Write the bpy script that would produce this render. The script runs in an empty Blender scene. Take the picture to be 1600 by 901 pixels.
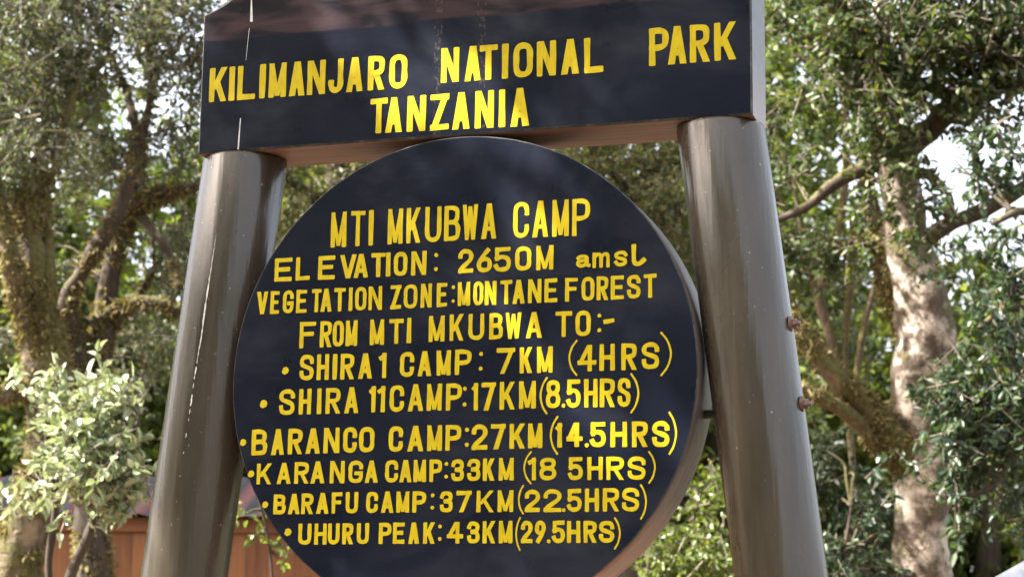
import bpy, bmesh, math, random
import numpy as np
from mathutils import Vector, Matrix, noise

random.seed(7)
RNG = np.random.default_rng(11)
scene = bpy.context.scene
C = scene.collection
PI = math.pi

# ------------------------------------------------------------------ camera
CAM = Vector((1.5394, -4.4913, 1.596))
YAW, PITCH, ROLL, FPX = 0.30253, 0.188515, 0.012358, 2988.0
FWD = Vector((-math.sin(YAW) * math.cos(PITCH), math.cos(YAW) * math.cos(PITCH), math.sin(PITCH)))
_r = Vector((math.cos(YAW), math.sin(YAW), 0.0))
_u = _r.cross(FWD)
RIGHT = math.cos(ROLL) * _r + math.sin(ROLL) * _u
UP = -math.sin(ROLL) * _r + math.cos(ROLL) * _u
cam_data = bpy.data.cameras.new('camera')
cam = bpy.data.objects.new('camera', cam_data)
C.objects.link(cam)
cam.matrix_world = Matrix(((RIGHT.x, UP.x, -FWD.x, CAM.x), (RIGHT.y, UP.y, -FWD.y, CAM.y),
                           (RIGHT.z, UP.z, -FWD.z, CAM.z), (0, 0, 0, 1)))
cam_data.sensor_width = 36.0
cam_data.lens = FPX / 1600.0 * 36.0
cam_data.clip_end = 2000.0
cam_data.dof.use_dof = True
cam_data.dof.focus_distance = 4.85
cam_data.dof.aperture_fstop = 5.6
scene.camera = cam

# ------------------------------------------------------------------ world, sun, exposure
SUN = Vector((-0.58, -0.33, 0.71)).normalized()
world = bpy.data.worlds.new('World')
scene.world = world
world.use_nodes = True
wn = world.node_tree
sky = wn.nodes.new('ShaderNodeTexSky')
sky.sky_type = 'NISHITA'
sky.sun_disc = False
sky.sun_elevation = math.asin(SUN.z)
sky.sun_rotation = math.atan2(SUN.x, SUN.y)
sky.altitude = 0
sky.air_density = 0.8
sky.dust_density = 9.0
sky.ozone_density = 0.3
veil = wn.nodes.new('ShaderNodeMix')              # white veil added to the sky colour to brighten it
veil.data_type = 'RGBA'
veil.inputs[0].default_value = 0.45
veil.inputs[7].default_value = (4.2, 4.3, 4.4, 1)
wn.links.new(sky.outputs[0], veil.inputs[6])
wn.links.new(veil.outputs[2], wn.nodes['Background'].inputs[0])
wn.nodes['Background'].inputs[1].default_value = 0.15
sl = bpy.data.lights.new('sun', 'SUN')
sl.energy = 5.0
sl.angle = math.radians(0.53)
sl.color = (1.0, 0.96, 0.90)
so = bpy.data.objects.new('sun', sl)
C.objects.link(so)
so.rotation_euler = SUN.to_track_quat('Z', 'Y').to_euler()
scene.view_settings.view_transform = 'Standard'
scene.view_settings.look = 'None'
scene.view_settings.exposure = 2.25
scene.view_settings.gamma = 1.0
scene.cycles.max_bounces = 6
scene.cycles.diffuse_bounces = 3
scene.cycles.glossy_bounces = 3
scene.cycles.transmission_bounces = 3
scene.cycles.transparent_max_bounces = 4
scene.cycles.caustics_reflective = False
scene.cycles.caustics_refractive = False


# ------------------------------------------------------------------ helpers
def at(px, py, d):
    """the point d metres ahead, on the sight line of the photograph's pixel (px, py)"""
    return CAM + d * (FWD + RIGHT * ((px - 800.0) / FPX) - UP * ((py - 450.5) / FPX))


def tag(o, label, cat, group=None, kind=None):
    if label:
        o['label'] = label
    if cat:
        o['category'] = cat
    if group:
        o['group'] = group
    if kind:
        o['kind'] = kind
    return o


def empty(name, loc, label=None, cat=None, group=None):
    o = bpy.data.objects.new(name, None)
    C.objects.link(o)
    o.location = loc
    o.empty_display_size = 0.2
    return tag(o, label, cat, group)


class MB:
    def __init__(self):
        self.v, self.f, self.m, self.s = [], [], [], []

    def vert(self, p):
        self.v.append((p[0], p[1], p[2]))
        return len(self.v) - 1

    def face(self, idx, mat=0, smooth=False):
        self.f.append(tuple(idx))
        self.m.append(mat)
        self.s.append(smooth)

    def box(self, lo, hi, mat=0):
        x0, y0, z0 = lo
        x1, y1, z1 = hi
        b = len(self.v)
        for p in ((x0, y0, z0), (x1, y0, z0), (x1, y1, z0), (x0, y1, z0), (x0, y0, z1), (x1, y0, z1), (x1, y1, z1), (x0, y1, z1)):
            self.v.append(p)
        for q in ((0, 3, 2, 1), (4, 5, 6, 7), (0, 1, 5, 4), (1, 2, 6, 5), (2, 3, 7, 6), (3, 0, 4, 7)):
            self.face([b + i for i in q], mat)

    def tube(self, path, rad, seg=10, mat=0, rough=0.0, cap=True, seed=0.0):
        path = [Vector(p) for p in path]
        n = len(path)
        up = Vector((0.31, 0.2, 0.93))
        rings = []
        prev = None
        for i, p in enumerate(path):
            t = (path[min(i + 1, n - 1)] - path[max(i - 1, 0)]).normalized()
            if prev is None:
                a = t.cross(up)
                if a.length < 0.1:
                    a = t.cross(Vector((1, 0, 0)))
            else:
                a = prev - t * prev.dot(t)
            a.normalize()
            prev = a
            b = t.cross(a)
            ring = []
            for k in range(seg):
                an = 2 * PI * k / seg
                d = a * math.cos(an) + b * math.sin(an)
                r = rad[i]
                if rough:
                    q = p + d * r
                    r *= 1 + rough * (noise.noise((q * 6.0) + Vector((seed, 0, 0))) * 1.3 + noise.noise(q * 17.0) * 0.6)
                ring.append(self.vert(p + d * r))
            rings.append(ring)
        for i in range(n - 1):
            for k in range(seg):
                k2 = (k + 1) % seg
                self.face((rings[i][k], rings[i][k2], rings[i + 1][k2], rings[i + 1][k]), mat, True)
        if cap:
            self.face(list(reversed(rings[0])), mat)
            self.face(rings[-1], mat)

    def build(self, name, mats, parent=None, loc=None):
        me = bpy.data.meshes.new(name)
        me.from_pydata(self.v, [], self.f)
        for m in (mats if isinstance(mats, (list, tuple)) else [mats]):
            me.materials.append(m)
        me.polygons.foreach_set('material_index', self.m)
        me.polygons.foreach_set('use_smooth', self.s)
        me.update()
        o = bpy.data.objects.new(name, me)
        C.objects.link(o)
        if loc is not None:
            o.location = loc
        o.parent = parent
        return o


def spline(pts, sub=6):
    """Catmull-Rom through points of any dimension"""
    P = [np.array(p, float) for p in pts]
    if len(P) < 3:
        return [P[0] + (P[-1] - P[0]) * t for t in np.linspace(0, 1, sub + 1)]
    out = []
    for i in range(len(P) - 1):
        p0 = P[i - 1] if i else 2 * P[0] - P[1]
        p1, p2 = P[i], P[i + 1]
        p3 = P[i + 2] if i + 2 < len(P) else 2 * P[-1] - P[-2]
        for k in range(sub):
            t = k / sub
            out.append(0.5 * (2 * p1 + (p2 - p0) * t + (2 * p0 - 5 * p1 + 4 * p2 - p3) * t * t + (3 * p1 - p0 - 3 * p2 + p3) * t ** 3))
    out.append(P[-1])
    return out


# ------------------------------------------------------------------ materials
class N:
    """tiny node-tree writer"""
    def __init__(self, name):
        self.mat = bpy.data.materials.new(name)
        self.mat.use_nodes = True
        self.t = self.mat.node_tree
        self.b = self.t.nodes['Principled BSDF']
        self.out = self.t.nodes['Material Output']

    def n(self, typ, **kw):
        x = self.t.nodes.new(typ)
        for k, v in kw.items():
            setattr(x, k, v)
        return x

    def l(self, a, b):
        self.t.links.new(a, b)

    def coord(self, which='Object', scale=(1, 1, 1), loc=(0, 0, 0), rot=(0, 0, 0)):
        c = self.n('ShaderNodeTexCoord')
        m = self.n('ShaderNodeMapping')
        m.inputs['Scale'].default_value = scale
        m.inputs['Location'].default_value = loc
        m.inputs['Rotation'].default_value = rot
        self.l(c.outputs[which], m.inputs[0])
        return m.outputs[0]

    def noise(self, vec, scale, detail=4, rough=0.55, dist=0.0):
        x = self.n('ShaderNodeTexNoise')
        x.inputs['Scale'].default_value = scale
        x.inputs['Detail'].default_value = detail
        x.inputs['Roughness'].default_value = rough
        x.inputs['Distortion'].default_value = dist
        self.l(vec, x.inputs['Vector'])
        return x.outputs[0]

    def ramp(self, fac, stops, interp='LINEAR'):
        x = self.n('ShaderNodeValToRGB')
        x.color_ramp.interpolation = interp
        e = x.color_ramp.elements
        while len(e) < len(stops):
            e.new(0.5)
        for i, (p, c) in enumerate(stops):
            e[i].position = p
            e[i].color = (c, c, c, 1) if isinstance(c, (int, float)) else (*c, 1)
        self.l(fac, x.inputs[0])
        return x.outputs[0]

    def math(self, op, a, b=None, c=None, clamp=False):
        x = self.n('ShaderNodeMath', operation=op, use_clamp=clamp)
        for i, v in enumerate((a, b, c)):
            if v is None:
                continue
            if isinstance(v, (int, float)):
                x.inputs[i].default_value = v
            else:
                self.l(v, x.inputs[i])
        return x.outputs[0]

    def mix(self, fac, a, b, blend='MIX'):
        x = self.n('ShaderNodeMix', data_type='RGBA', blend_type=blend)
        for sock, v in ((x.inputs['Factor'], fac), (x.inputs['A'], a), (x.inputs['B'], b)):
            pass
        ins = [s for s in x.inputs if s.enabled]
        for s, v in zip(ins, (fac, a, b)):
            if isinstance(v, (int, float)):
                s.default_value = v
            elif isinstance(v, tuple):
                s.default_value = (*v, 1)
            else:
                self.l(v, s)
        return [s for s in x.outputs if s.enabled][0]

    def bump(self, h, strength=0.3, dist=0.01):
        x = self.n('ShaderNodeBump')
        x.inputs['Strength'].default_value = strength
        x.inputs['Distance'].default_value = dist
        self.l(h, x.inputs['Height'])
        self.l(x.outputs[0], self.b.inputs['Normal'])

    def set(self, **kw):
        for k, v in kw.items():
            s = self.b.inputs[k.replace('_', ' ')]
            if isinstance(v, (int, float)):
                s.default_value = v
            elif isinstance(v, tuple):
                s.default_value = (*v, 1)
            else:
                self.l(v, s)
        return self


def sep_xyz(n, vec):
    x = n.n('ShaderNodeSeparateXYZ')
    n.l(vec, x.inputs[0])
    return x.outputs


def mat_black_paint(name, board=False):
    n = N(name)
    co = n.coord()
    cl = n.noise(co, 3.5, 5, 0.6)
    brush = n.noise(n.coord(scale=(3, 3, 26)), 3.0, 4, 0.6, 0.4)
    col = n.ramp(cl, [(0.3, (0.0055, 0.0075, 0.0145)), (0.62, (0.0085, 0.0115, 0.022)), (0.85, (0.016, 0.020, 0.033))])
    scuff = n.ramp(n.noise(n.coord(scale=(1, 1, 1.6), rot=(0, 0.5, 0)), 26, 6, 0.75), [(0.70, 0.0), (0.80, 1.0)])
    patch = n.ramp(n.noise(co, 5.0, 2), [(0.52, 0.0), (0.66, 1.0)])
    sc = n.math('MULTIPLY', n.math('MULTIPLY', scuff, patch), 0.9)
    col = n.mix(sc, col, (0.10, 0.105, 0.12))
    dust_sheen = n.ramp(n.noise(n.coord(scale=(1, 1, 1.4), loc=(3, 1, 2)), 2.6, 5, 0.62, 0.5), [(0.48, 0.0), (0.72, 0.75)])  # dust film plus bluish sky reflection painted into the colour
    col = n.mix(dust_sheen, col, (0.030, 0.034, 0.046))
    wipe = n.ramp(n.noise(n.coord(scale=(2.2, 1, 30), rot=(0, 0.12, 0)), 2.5, 4, 0.7), [(0.60, 0.0), (0.78, 0.5)])
    col = n.mix(n.math('MULTIPLY', wipe, patch), col, (0.045, 0.048, 0.058))
    if board:
        x, y, z = sep_xyz(n, co)
        wob = n.math('MULTIPLY', n.math('SUBTRACT', n.noise(co, 4.0, 2), 0.5), 0.03)
        line = n.math('ADD', z, wob)
        band = n.ramp(line, [(0.312, 0.0), (0.318, 1.0)])
        streak = n.noise(n.coord(scale=(2.0, 1, 9), rot=(0, 0.22, 0)), 2.2, 3, 0.5, 0.8)
        pc = n.ramp(streak, [(0.36, (0.013, 0.012, 0.017)), (0.5, (0.040, 0.027, 0.031)), (0.62, (0.058, 0.038, 0.042))])
        col = n.mix(band, col, pc)
        # two faint speckled runs of old paint down the middle of the board
        for x0, w in ((-0.072, 0.011), (0.046, 0.014)):
            d = n.math('ABSOLUTE', n.math('SUBTRACT', x, x0))
            m = n.math('LESS_THAN', d, w)
            sp = n.ramp(n.noise(n.coord(scale=(1, 1, 0.5)), 120, 3, 0.7), [(0.52, 0.0), (0.66, 0.55)])
            col = n.mix(n.math('MULTIPLY', m, sp), col, (0.13, 0.10, 0.07))
    n.set(Base_Color=col, Roughness=n.ramp(cl, [(0.25, 0.22), (0.75, 0.40)]))
    n.b.inputs['Specular IOR Level'].default_value = 0.11
    n.bump(n.math('ADD', brush, n.math('MULTIPLY', cl, 1.5)), 0.10, 0.004)
    return n.mat


def mat_worn_edge():
    n = N('worn_paint_edge')
    co = n.coord()
    k = n.noise(co, 17, 7, 0.75)
    n.set(Base_Color=n.ramp(k, [(0.46, (0.018, 0.019, 0.024)), (0.60, (0.07, 0.065, 0.062)), (0.76, (0.36, 0.34, 0.32))]), Roughness=0.6)
    return n.mat


def mat_rim():
    n = N('rim_paint_over_wood')
    co = n.coord()
    x, y, z = sep_xyz(n, co)
    k = n.noise(n.coord(scale=(3, 14, 3)), 3, 4, 0.6)
    low = n.ramp(n.math('ADD', z, n.math('MULTIPLY', k, 0.25)), [(0.0, 1.0), (0.01, 0.0)])
    t = n.math('MULTIPLY', n.math('ADD', z, 0.33), -5.0)
    t = n.math('ADD', t, n.math('MULTIPLY', n.math('SUBTRACT', k, 0.5), 1.6), clamp=True)
    grey = n.ramp(k, [(0.3, (0.075, 0.060, 0.050)), (0.7, (0.15, 0.122, 0.105))])
    red = n.ramp(k, [(0.3, (0.20, 0.075, 0.04)), (0.7, (0.36, 0.15, 0.085))])
    n.set(Base_Color=n.mix(t, grey, red), Roughness=0.45)
    n.bump(k, 0.15, 0.004)
    return n.mat


def mat_raw_wood(name, a, b, scale=(2, 30, 30), rough=0.6):
    n = N(name)
    g = n.noise(n.coord(scale=scale), 1.6, 6, 0.6, 0.6)
    big = n.noise(n.coord(), 3.0, 3)
    c = n.ramp(g, [(0.3, a), (0.72, b)])
    c = n.mix(n.ramp(big, [(0.4, 0.0), (0.7, 0.35)]), c, tuple(v * 0.45 for v in a))
    n.set(Base_Color=c, Roughness=rough)
    n.bump(g, 0.25, 0.004)
    return n.mat


def mat_end_paint():
    n = N('board_end_paint')
    k = n.noise(n.coord(scale=(3, 3, 8)), 4, 5, 0.65)
    z = sep_xyz(n, n.coord())[2]
    c = n.ramp(k, [(0.3, (0.05, 0.05, 0.058)), (0.7, (0.11, 0.105, 0.11))])
    c = n.mix(n.ramp(z, [(0.02, 0.8), (0.16, 0.0)]), c, (0.20, 0.14, 0.115))
    n.set(Base_Color=c, Roughness=0.4)
    n.bump(k, 0.1, 0.003)
    return n.mat


def mat_post():
    n = N('brown_gloss_post_paint')
    streak = n.noise(n.coord(scale=(7, 7, 0.16)), 2.0, 5, 0.5)
    blot = n.noise(n.coord(scale=(1, 1, 0.5)), 6, 5, 0.65)
    c = n.ramp(blot, [(0.3, (0.031, 0.025, 0.017)), (0.7, (0.054, 0.044, 0.031))])
    c = n.mix(n.ramp(streak, [(0.45, 0.0), (0.75, 0.5)]), c, (0.085, 0.068, 0.050))
    speck = n.ramp(n.noise(n.coord(), 85, 2, 0.5), [(0.73, 0.0), (0.76, 0.7)])
    c = n.mix(speck, c, (0.30, 0.28, 0.26))
    n.set(Base_Color=c, Roughness=n.ramp(blot, [(0.3, 0.20), (0.75, 0.32)]))
    n.b.inputs['Specular IOR Level'].default_value = 0.55
    n.bump(n.math('ADD', n.math('MULTIPLY', streak, 1.0), n.math('MULTIPLY', n.noise(n.coord(), 60, 3), 0.05)), 0.45, 0.016)
    return n.mat


def mat_yellow():
    n = N('yellow_sign_paint')
    k = n.noise(n.coord(scale=(1, 1, 0.45)), 60, 4, 0.6)
    b = n.noise(n.coord(), 11, 3)
    c = n.ramp(k, [(0.3, (0.45, 0.34, 0.004)), (0.6, (0.55, 0.43, 0.006))])
    c = n.mix(n.ramp(b, [(0.55, 0.0), (0.8, 0.25)]), c, (0.50, 0.40, 0.015))
    n.set(Base_Color=c, Roughness=0.5)
    n.b.inputs['Specular IOR Level'].default_value = 0.22
    n.bump(k, 0.12, 0.002)
    return n.mat


def simple(name, col, rough=0.6, metal=0.0, var=0.25, scale=20):
    n = N(name)
    k = n.noise(n.coord(), scale, 5, 0.6)
    n.set(Base_Color=n.ramp(k, [(0.3, tuple(v * (1 - var) for v in col)), (0.7, tuple(min(1, v * (1 + var)) for v in col))]), Roughness=rough, Metallic=metal)
    n.bump(k, 0.15, 0.004)
    return n.mat


def mat_bark(name, dark, light, moss=0.5, pale=None, pale_amt=0.5):
    n = N(name)
    co = n.coord()
    ridg = n.noise(n.coord(scale=(9, 9, 2.2)), 2.0, 6, 0.65, 0.5)
    big = n.noise(co, 2.6, 4, 0.6)
    mid = n.noise(co, 9, 5, 0.65)
    c = n.ramp(ridg, [(0.3, dark), (0.65, light)])
    if pale:
        pm = n.ramp(n.math('ADD', n.math('MULTIPLY', big, 0.6), n.math('MULTIPLY', mid, 0.4)), [(1 - pale_amt - 0.05, 0.0), (1 - pale_amt + 0.03, 1.0)])
        c = n.mix(pm, c, n.ramp(mid, [(0.3, tuple(v * 0.7 for v in pale)), (0.7, pale)]))
    geo = n.n('ShaderNodeNewGeometry')
    nz = sep_xyz(n, geo.outputs['Normal'])
    mm = n.math('ADD', n.math('MULTIPLY', nz[2], 0.35), n.math('MULTIPLY', n.noise(n.coord(loc=(4, 2, 1)), 4.0, 5, 0.7), 1.0))
    mf = n.ramp(mm, [(0.75 - moss * 0.5, 0.0), (0.86 - moss * 0.5, 1.0)])
    mc = n.ramp(n.noise(co, 40, 4, 0.7), [(0.3, (0.045, 0.040, 0.010)), (0.55, (0.12, 0.105, 0.028)), (0.75, (0.20, 0.16, 0.055))])
    c = n.mix(mf, c, mc)
    n.set(Base_Color=c, Roughness=0.85)
    n.bump(n.math('ADD', ridg, n.math('MULTIPLY', n.noise(co, 60, 4, 0.7), n.math('MULTIPLY', mf, 1.5))), 0.7, 0.025)
    return n.mat


def mat_leaf(name, cols, rough=0.38, trans=0.35, tint=(1.0, 1.0, 0.45), spec=0.6):
    n = N(name)
    geo = n.n('ShaderNodeNewGeometry')
    k = len(cols)
    c = n.ramp(geo.outputs['Random Per Island'], [(i / (k - 1) if k > 1 else 0, q) for i, q in enumerate(cols)])
    n.set(Base_Color=c, Roughness=rough)
    n.b.inputs['Specular IOR Level'].default_value = spec
    tr = n.n('ShaderNodeBsdfTranslucent')
    n.l(n.mix(1.0, c, tuple(1.5 * v for v in tint), 'MULTIPLY'), tr.inputs[0])
    mx = n.n('ShaderNodeMixShader')
    mx.inputs[0].default_value = trans
    n.l(n.b.outputs[0], mx.inputs[1])
    n.l(tr.outputs[0], mx.inputs[2])
    n.l(mx.outputs[0], n.out.inputs[0])
    return n.mat


def mat_planks():
    n = N('orange_plank_wall')
    co = n.coord()
    x, y, z = sep_xyz(n, co)
    w = 0.115
    q = n.math('DIVIDE', x, w)
    fl = n.math('FLOOR', q)
    fr = n.math('FRACT', q)
    wn_ = n.n('ShaderNodeTexWhiteNoise', noise_dimensions='1D')
    n.l(fl, wn_.inputs['W'])
    grain = n.noise(n.coord(scale=(22, 22, 1.2)), 2.0, 5, 0.6, 0.5)
    c = n.ramp(grain, [(0.3, (0.085, 0.027, 0.009)), (0.7, (0.21, 0.076, 0.024))])
    c = n.mix(n.ramp(wn_.outputs[0], [(0.0, 0.0), (1.0, 0.55)]), c, (0.30, 0.125, 0.05))
    gap = n.math('LESS_THAN', n.math('ABSOLUTE', n.math('SUBTRACT', fr, 0.5)), 0.475)
    c = n.mix(gap, (0.10, 0.04, 0.02), c)
    n.set(Base_Color=c, Roughness=0.5)
    n.bump(n.math('ADD', gap, n.math('MULTIPLY', grain, 0.2)), 0.5, 0.012)
    return n.mat


def mat_ground():
    n = N('forest_floor')
    co = n.coord()
    a = n.noise(co, 0.5, 6, 0.65)
    b = n.noise(co, 14, 6, 0.7)
    c = n.ramp(b, [(0.3, (0.035, 0.024, 0.014)), (0.55, (0.10, 0.072, 0.043)), (0.75, (0.20, 0.15, 0.09))])
    c = n.mix(n.ramp(a, [(0.48, 0.0), (0.6, 0.8)]), c, (0.045, 0.07, 0.02))
    ln = n.n('ShaderNodeVectorMath', operation='LENGTH')
    n.l(co, ln.inputs[0])
    r = n.math('ADD', ln.outputs['Value'], n.math('MULTIPLY', a, 5.0))
    dirt = n.ramp(b, [(0.3, (0.11, 0.075, 0.05)), (0.7, (0.20, 0.145, 0.10))])
    c = n.mix(n.ramp(n.math('DIVIDE', r, 20.0), [(0.42, 1.0), (0.55, 0.0)]), c, dirt)
    n.set(Base_Color=c, Roughness=0.9)
    n.bump(b, 0.6, 0.04)
    return n.mat

# ------------------------------------------------------------------ ground
M_ground = mat_ground()
g = MB()
gn = 60
for j in range(gn + 1):
    for i in range(gn + 1):
        X = (i / gn - 0.5) * 2
        Y = (j / gn - 0.5) * 2
        x, y = 600 * X * abs(X) ** 1.6, 600 * Y * abs(Y) ** 1.6
        r = math.hypot(x, y)
        z = 0.18 * noise.noise(Vector((x * 0.25, y * 0.25, 0))) * min(1, max(0, (r - 2) / 4))
        g.vert((x, y, z))
for j in range(gn):
    for i in range(gn):
        a = j * (gn + 1) + i
        g.face((a, a + 1, a + gn + 2, a + gn + 1), 0, True)
tag(g.build('ground', M_ground), None, None, None, 'structure')


# ------------------------------------------------------------------ the park sign
ZB = 2.9                      # underside of the name board
TH = 0.192                    # thickness of both boards
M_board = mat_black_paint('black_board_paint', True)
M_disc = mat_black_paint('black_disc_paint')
M_edge = mat_worn_edge()
M_rim = mat_rim()
M_under = mat_raw_wood('red_brown_plank', (0.12, 0.058, 0.04), (0.28, 0.15, 0.105), (1.5, 24, 24), 0.5)
M_end = mat_end_paint()
M_post = mat_post()
M_yel = mat_yellow()
M_white = simple('white_paint_run', (0.62, 0.62, 0.62), 0.5)
M_steel = simple('rusty_steel', (0.16, 0.10, 0.08), 0.5, 0.5, 0.4, 60)
M_dark = simple('dark_iron', (0.03, 0.028, 0.027), 0.6)

sign = empty('park_sign', (0, 0, 0), 'black park sign with yellow hand-painted lettering on two thick brown posts', 'sign')


def name_board():
    half = [(0.75, 0.0), (0.75, 0.388)]
    half += [tuple(p) for p in spline([(0.75, 0.388), (0.705, 0.408), (0.67, 0.428), (0.62, 0.47), (0.50, 0.58), (0.30, 0.66), (0.0, 0.69)], 4)][1:]
    prof = half + [(-x, z) for x, z in reversed(half[:-1])]
    n = len(prof)
    e = 0.005
    ins = []
    for i in range(n):
        p0, p1, p2 = (Vector((*prof[k % n], 0)) for k in (i - 1, i, i + 1))
        n1 = (p1 - p0).normalized().cross(Vector((0, 0, -1)))
        n2 = (p2 - p1).normalized().cross(Vector((0, 0, -1)))
        m = (n1 + n2).normalized()
        jig = e * (1 + 0.7 * noise.noise(Vector((p1.x * 9, p1.y * 9, 3))))
        q = p1 + m * (jig / max(0.4, m.dot(n1)))
        ins.append((q.x, q.y))
    mb = MB()
    a = [mb.vert((x, 0, z)) for x, z in ins]
    b = [mb.vert((x, e, z)) for x, z in prof]
    c = [mb.vert((x, TH, z)) for x, z in prof]
    mb.face(list(range(a[0], a[-1] + 1)), 0)
    mb.face(list(reversed(c)), 2)
    for i in range(n):
        k = (i + 1) % n
        mb.face((a[i], b[i], b[k], a[k]), 1)
        x0, z0 = prof[i]
        x1, z1 = prof[k]
        mat = 2 if (z0 == 0 and z1 == 0) else 3
        mb.face((b[i], c[i], c[k], b[k]), mat)
    return mb


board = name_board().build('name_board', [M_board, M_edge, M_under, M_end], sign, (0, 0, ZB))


def round_board(R):
    mb = MB()
    seg = 160
    e = 0.003
    rings = []
    for r, y, rough in ((R - e, 0.0, 0.0012), (R, e, 0.0), (R, TH - 0.002, 0.0), (R - 0.006, TH, 0.0)):
        rings.append([mb.vert(((r + rough * noise.noise(Vector((k * 0.6, 0, 1)))) * math.cos(2 * PI * k / seg), y,
                               (r + rough * noise.noise(Vector((k * 0.6, 0, 1)))) * math.sin(2 * PI * k / seg))) for k in range(seg)])
    mb.face(rings[0], 0)
    mb.face(list(reversed(rings[3])), 2)
    for j in range(3):
        for k in range(seg):
            k2 = (k + 1) % seg
            mb.face((rings[j][k], rings[j + 1][k], rings[j + 1][k2], rings[j][k2]), 1 if j == 0 else 2, j == 1)
    return mb


DZ = -0.6183
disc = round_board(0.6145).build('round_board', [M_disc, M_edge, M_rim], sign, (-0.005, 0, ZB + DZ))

# the posts: raked outwards, cut level under the board
for side, xt, sl_, w in ((-1, -0.6538, 0.1166, 0.1135), (1, 0.6515, -0.1233, 0.1115)):
    mb = MB()
    seg = 48
    rings = []
    for z in (0.0, -0.006, -0.4, -0.8, -1.2, -1.6, -2.0, -2.4, -3.15):
        zz = min(z, -0.004)
        ww = w - (0.004 if z == 0.0 else 0)
        rings.append([mb.vert((xt + sl_ * zz + ww * math.cos(2 * PI * k / seg) * (1 + 0.006 * noise.noise(Vector((k * 0.5, 0, side)))), 0.0965 + ww * math.sin(2 * PI * k / seg), zz + (0.003 if z == 0.0 else -0.003))) for k in range(seg)])
    for j in range(len(rings) - 1):
        for k in range(seg):
            k2 = (k + 1) % seg
            mb.face((rings[j][k], rings[j][k2], rings[j + 1][k2], rings[j + 1][k]), 0, True)
    mb.face(list(reversed(rings[0])), 0)
    mb.face(rings[-1], 0)
    post = mb.build('post', M_post, sign, (0, 0, ZB))
    if side == 1:
        for zb in (-0.510, -0.706):
            xc = xt + sl_ * zb + w
            b = MB()
            def prism(x0, x1, r, nseg, rot=0.0):
                i0 = [b.vert((x0, 0.0965 - 0.02 + r * math.cos(2 * PI * k / nseg + rot), zb + r * math.sin(2 * PI * k / nseg + rot))) for k in range(nseg)]
                i1 = [b.vert((x1, 0.0965 - 0.02 + r * math.cos(2 * PI * k / nseg + rot), zb + r * math.sin(2 * PI * k / nseg + rot))) for k in range(nseg)]
                for k in range(nseg):
                    k2 = (k + 1) % nseg
                    b.face((i0[k], i0[k2], i1[k2], i1[k]), 0)
                b.face(list(reversed(i0)), 0)
                b.face(i1, 0)
            prism(xc - 0.006, xc + 0.002, 0.019, 20)
            prism(xc + 0.0021, xc + 0.013, 0.0125, 6, 0.3)
            prism(xc + 0.0131, xc + 0.021, 0.007, 12)
            b.build('bolt', M_steel, post)
    else:
        # a white run of old paint down the front of this post
        rr = random.Random(3)
        for z0, z1, ww, n in ((-0.228, -0.57, 0.0046, 40), (-0.578, -0.612, 0.0048, 8), (-0.622, -0.635, 0.003, 4), (-0.652, -0.682, 0.0048, 7), (-0.690, -0.703, 0.003, 4), (-0.714, -0.722, 0.0028, 3), (-0.752, -0.764, 0.003, 3), (-0.80, -0.806, 0.0025, 2), (-0.86, -0.866, 0.0022, 2)):
            st = MB()
            prev = None
            for s_ in range(n + 1):
                t_ = s_ / n
                z = z0 + (z1 - z0) * t_
                hw = ww * 0.5 * (math.sin(PI * min(0.97, max(0.03, t_))) ** 0.35) * rr.choice((0.35, 0.6, 0.8, 1.0, 1.0)) * (0.35 + 0.65 * min(1, t_ * 2.2) if n > 20 else 1)
                an = -1.53 + 0.012 * noise.noise(Vector((z * 9, 1, 2)))
                x, y = xt + sl_ * z + w * 1.004 * math.cos(an), 0.0965 + w * 1.008 * math.sin(an) - 0.0005
                x += rr.uniform(-.0006, .0006)
                cur = (st.vert((x - hw, y, z)), st.vert((x + hw, y, z)))
                if prev:
                    st.face((cur[0], cur[1], prev[1], prev[0]), 0)
                prev = cur
            st.build('paint_stain', M_white, post)

# the iron pin that ties the round board to each post
for sx in (-1, 1):
    p = MB()
    p.tube([(sx * 0.585, 0.12, ZB - 0.72), (sx * 0.66, 0.12, ZB - 0.72)], [0.011, 0.011], 10)
    p.build('tie_rod', M_dark, sign)

# paint runs on the name board
for x0, z0, x1, z1, w0, w1 in ((-0.6092, 0.42, -0.6066, 0.357, 0.0016, 0.0042), (-0.612, 0.34, -0.6185, 0.25, 0.0007, 0.0004), (-0.6275, 0.09, -0.6308, 0.004, 0.0012, 0.0022)):
    pr = MB()
    i = [pr.vert((x0 - w0, -0.0006, z0)), pr.vert((x0 + w0, -0.0006, z0)), pr.vert((x1 + w1, -0.0006, z1)), pr.vert((x1 - w1, -0.0006, z1))]
    pr.face(list(reversed(i)), 0)
    pr.build('paint_stain', M_white, board)

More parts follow.
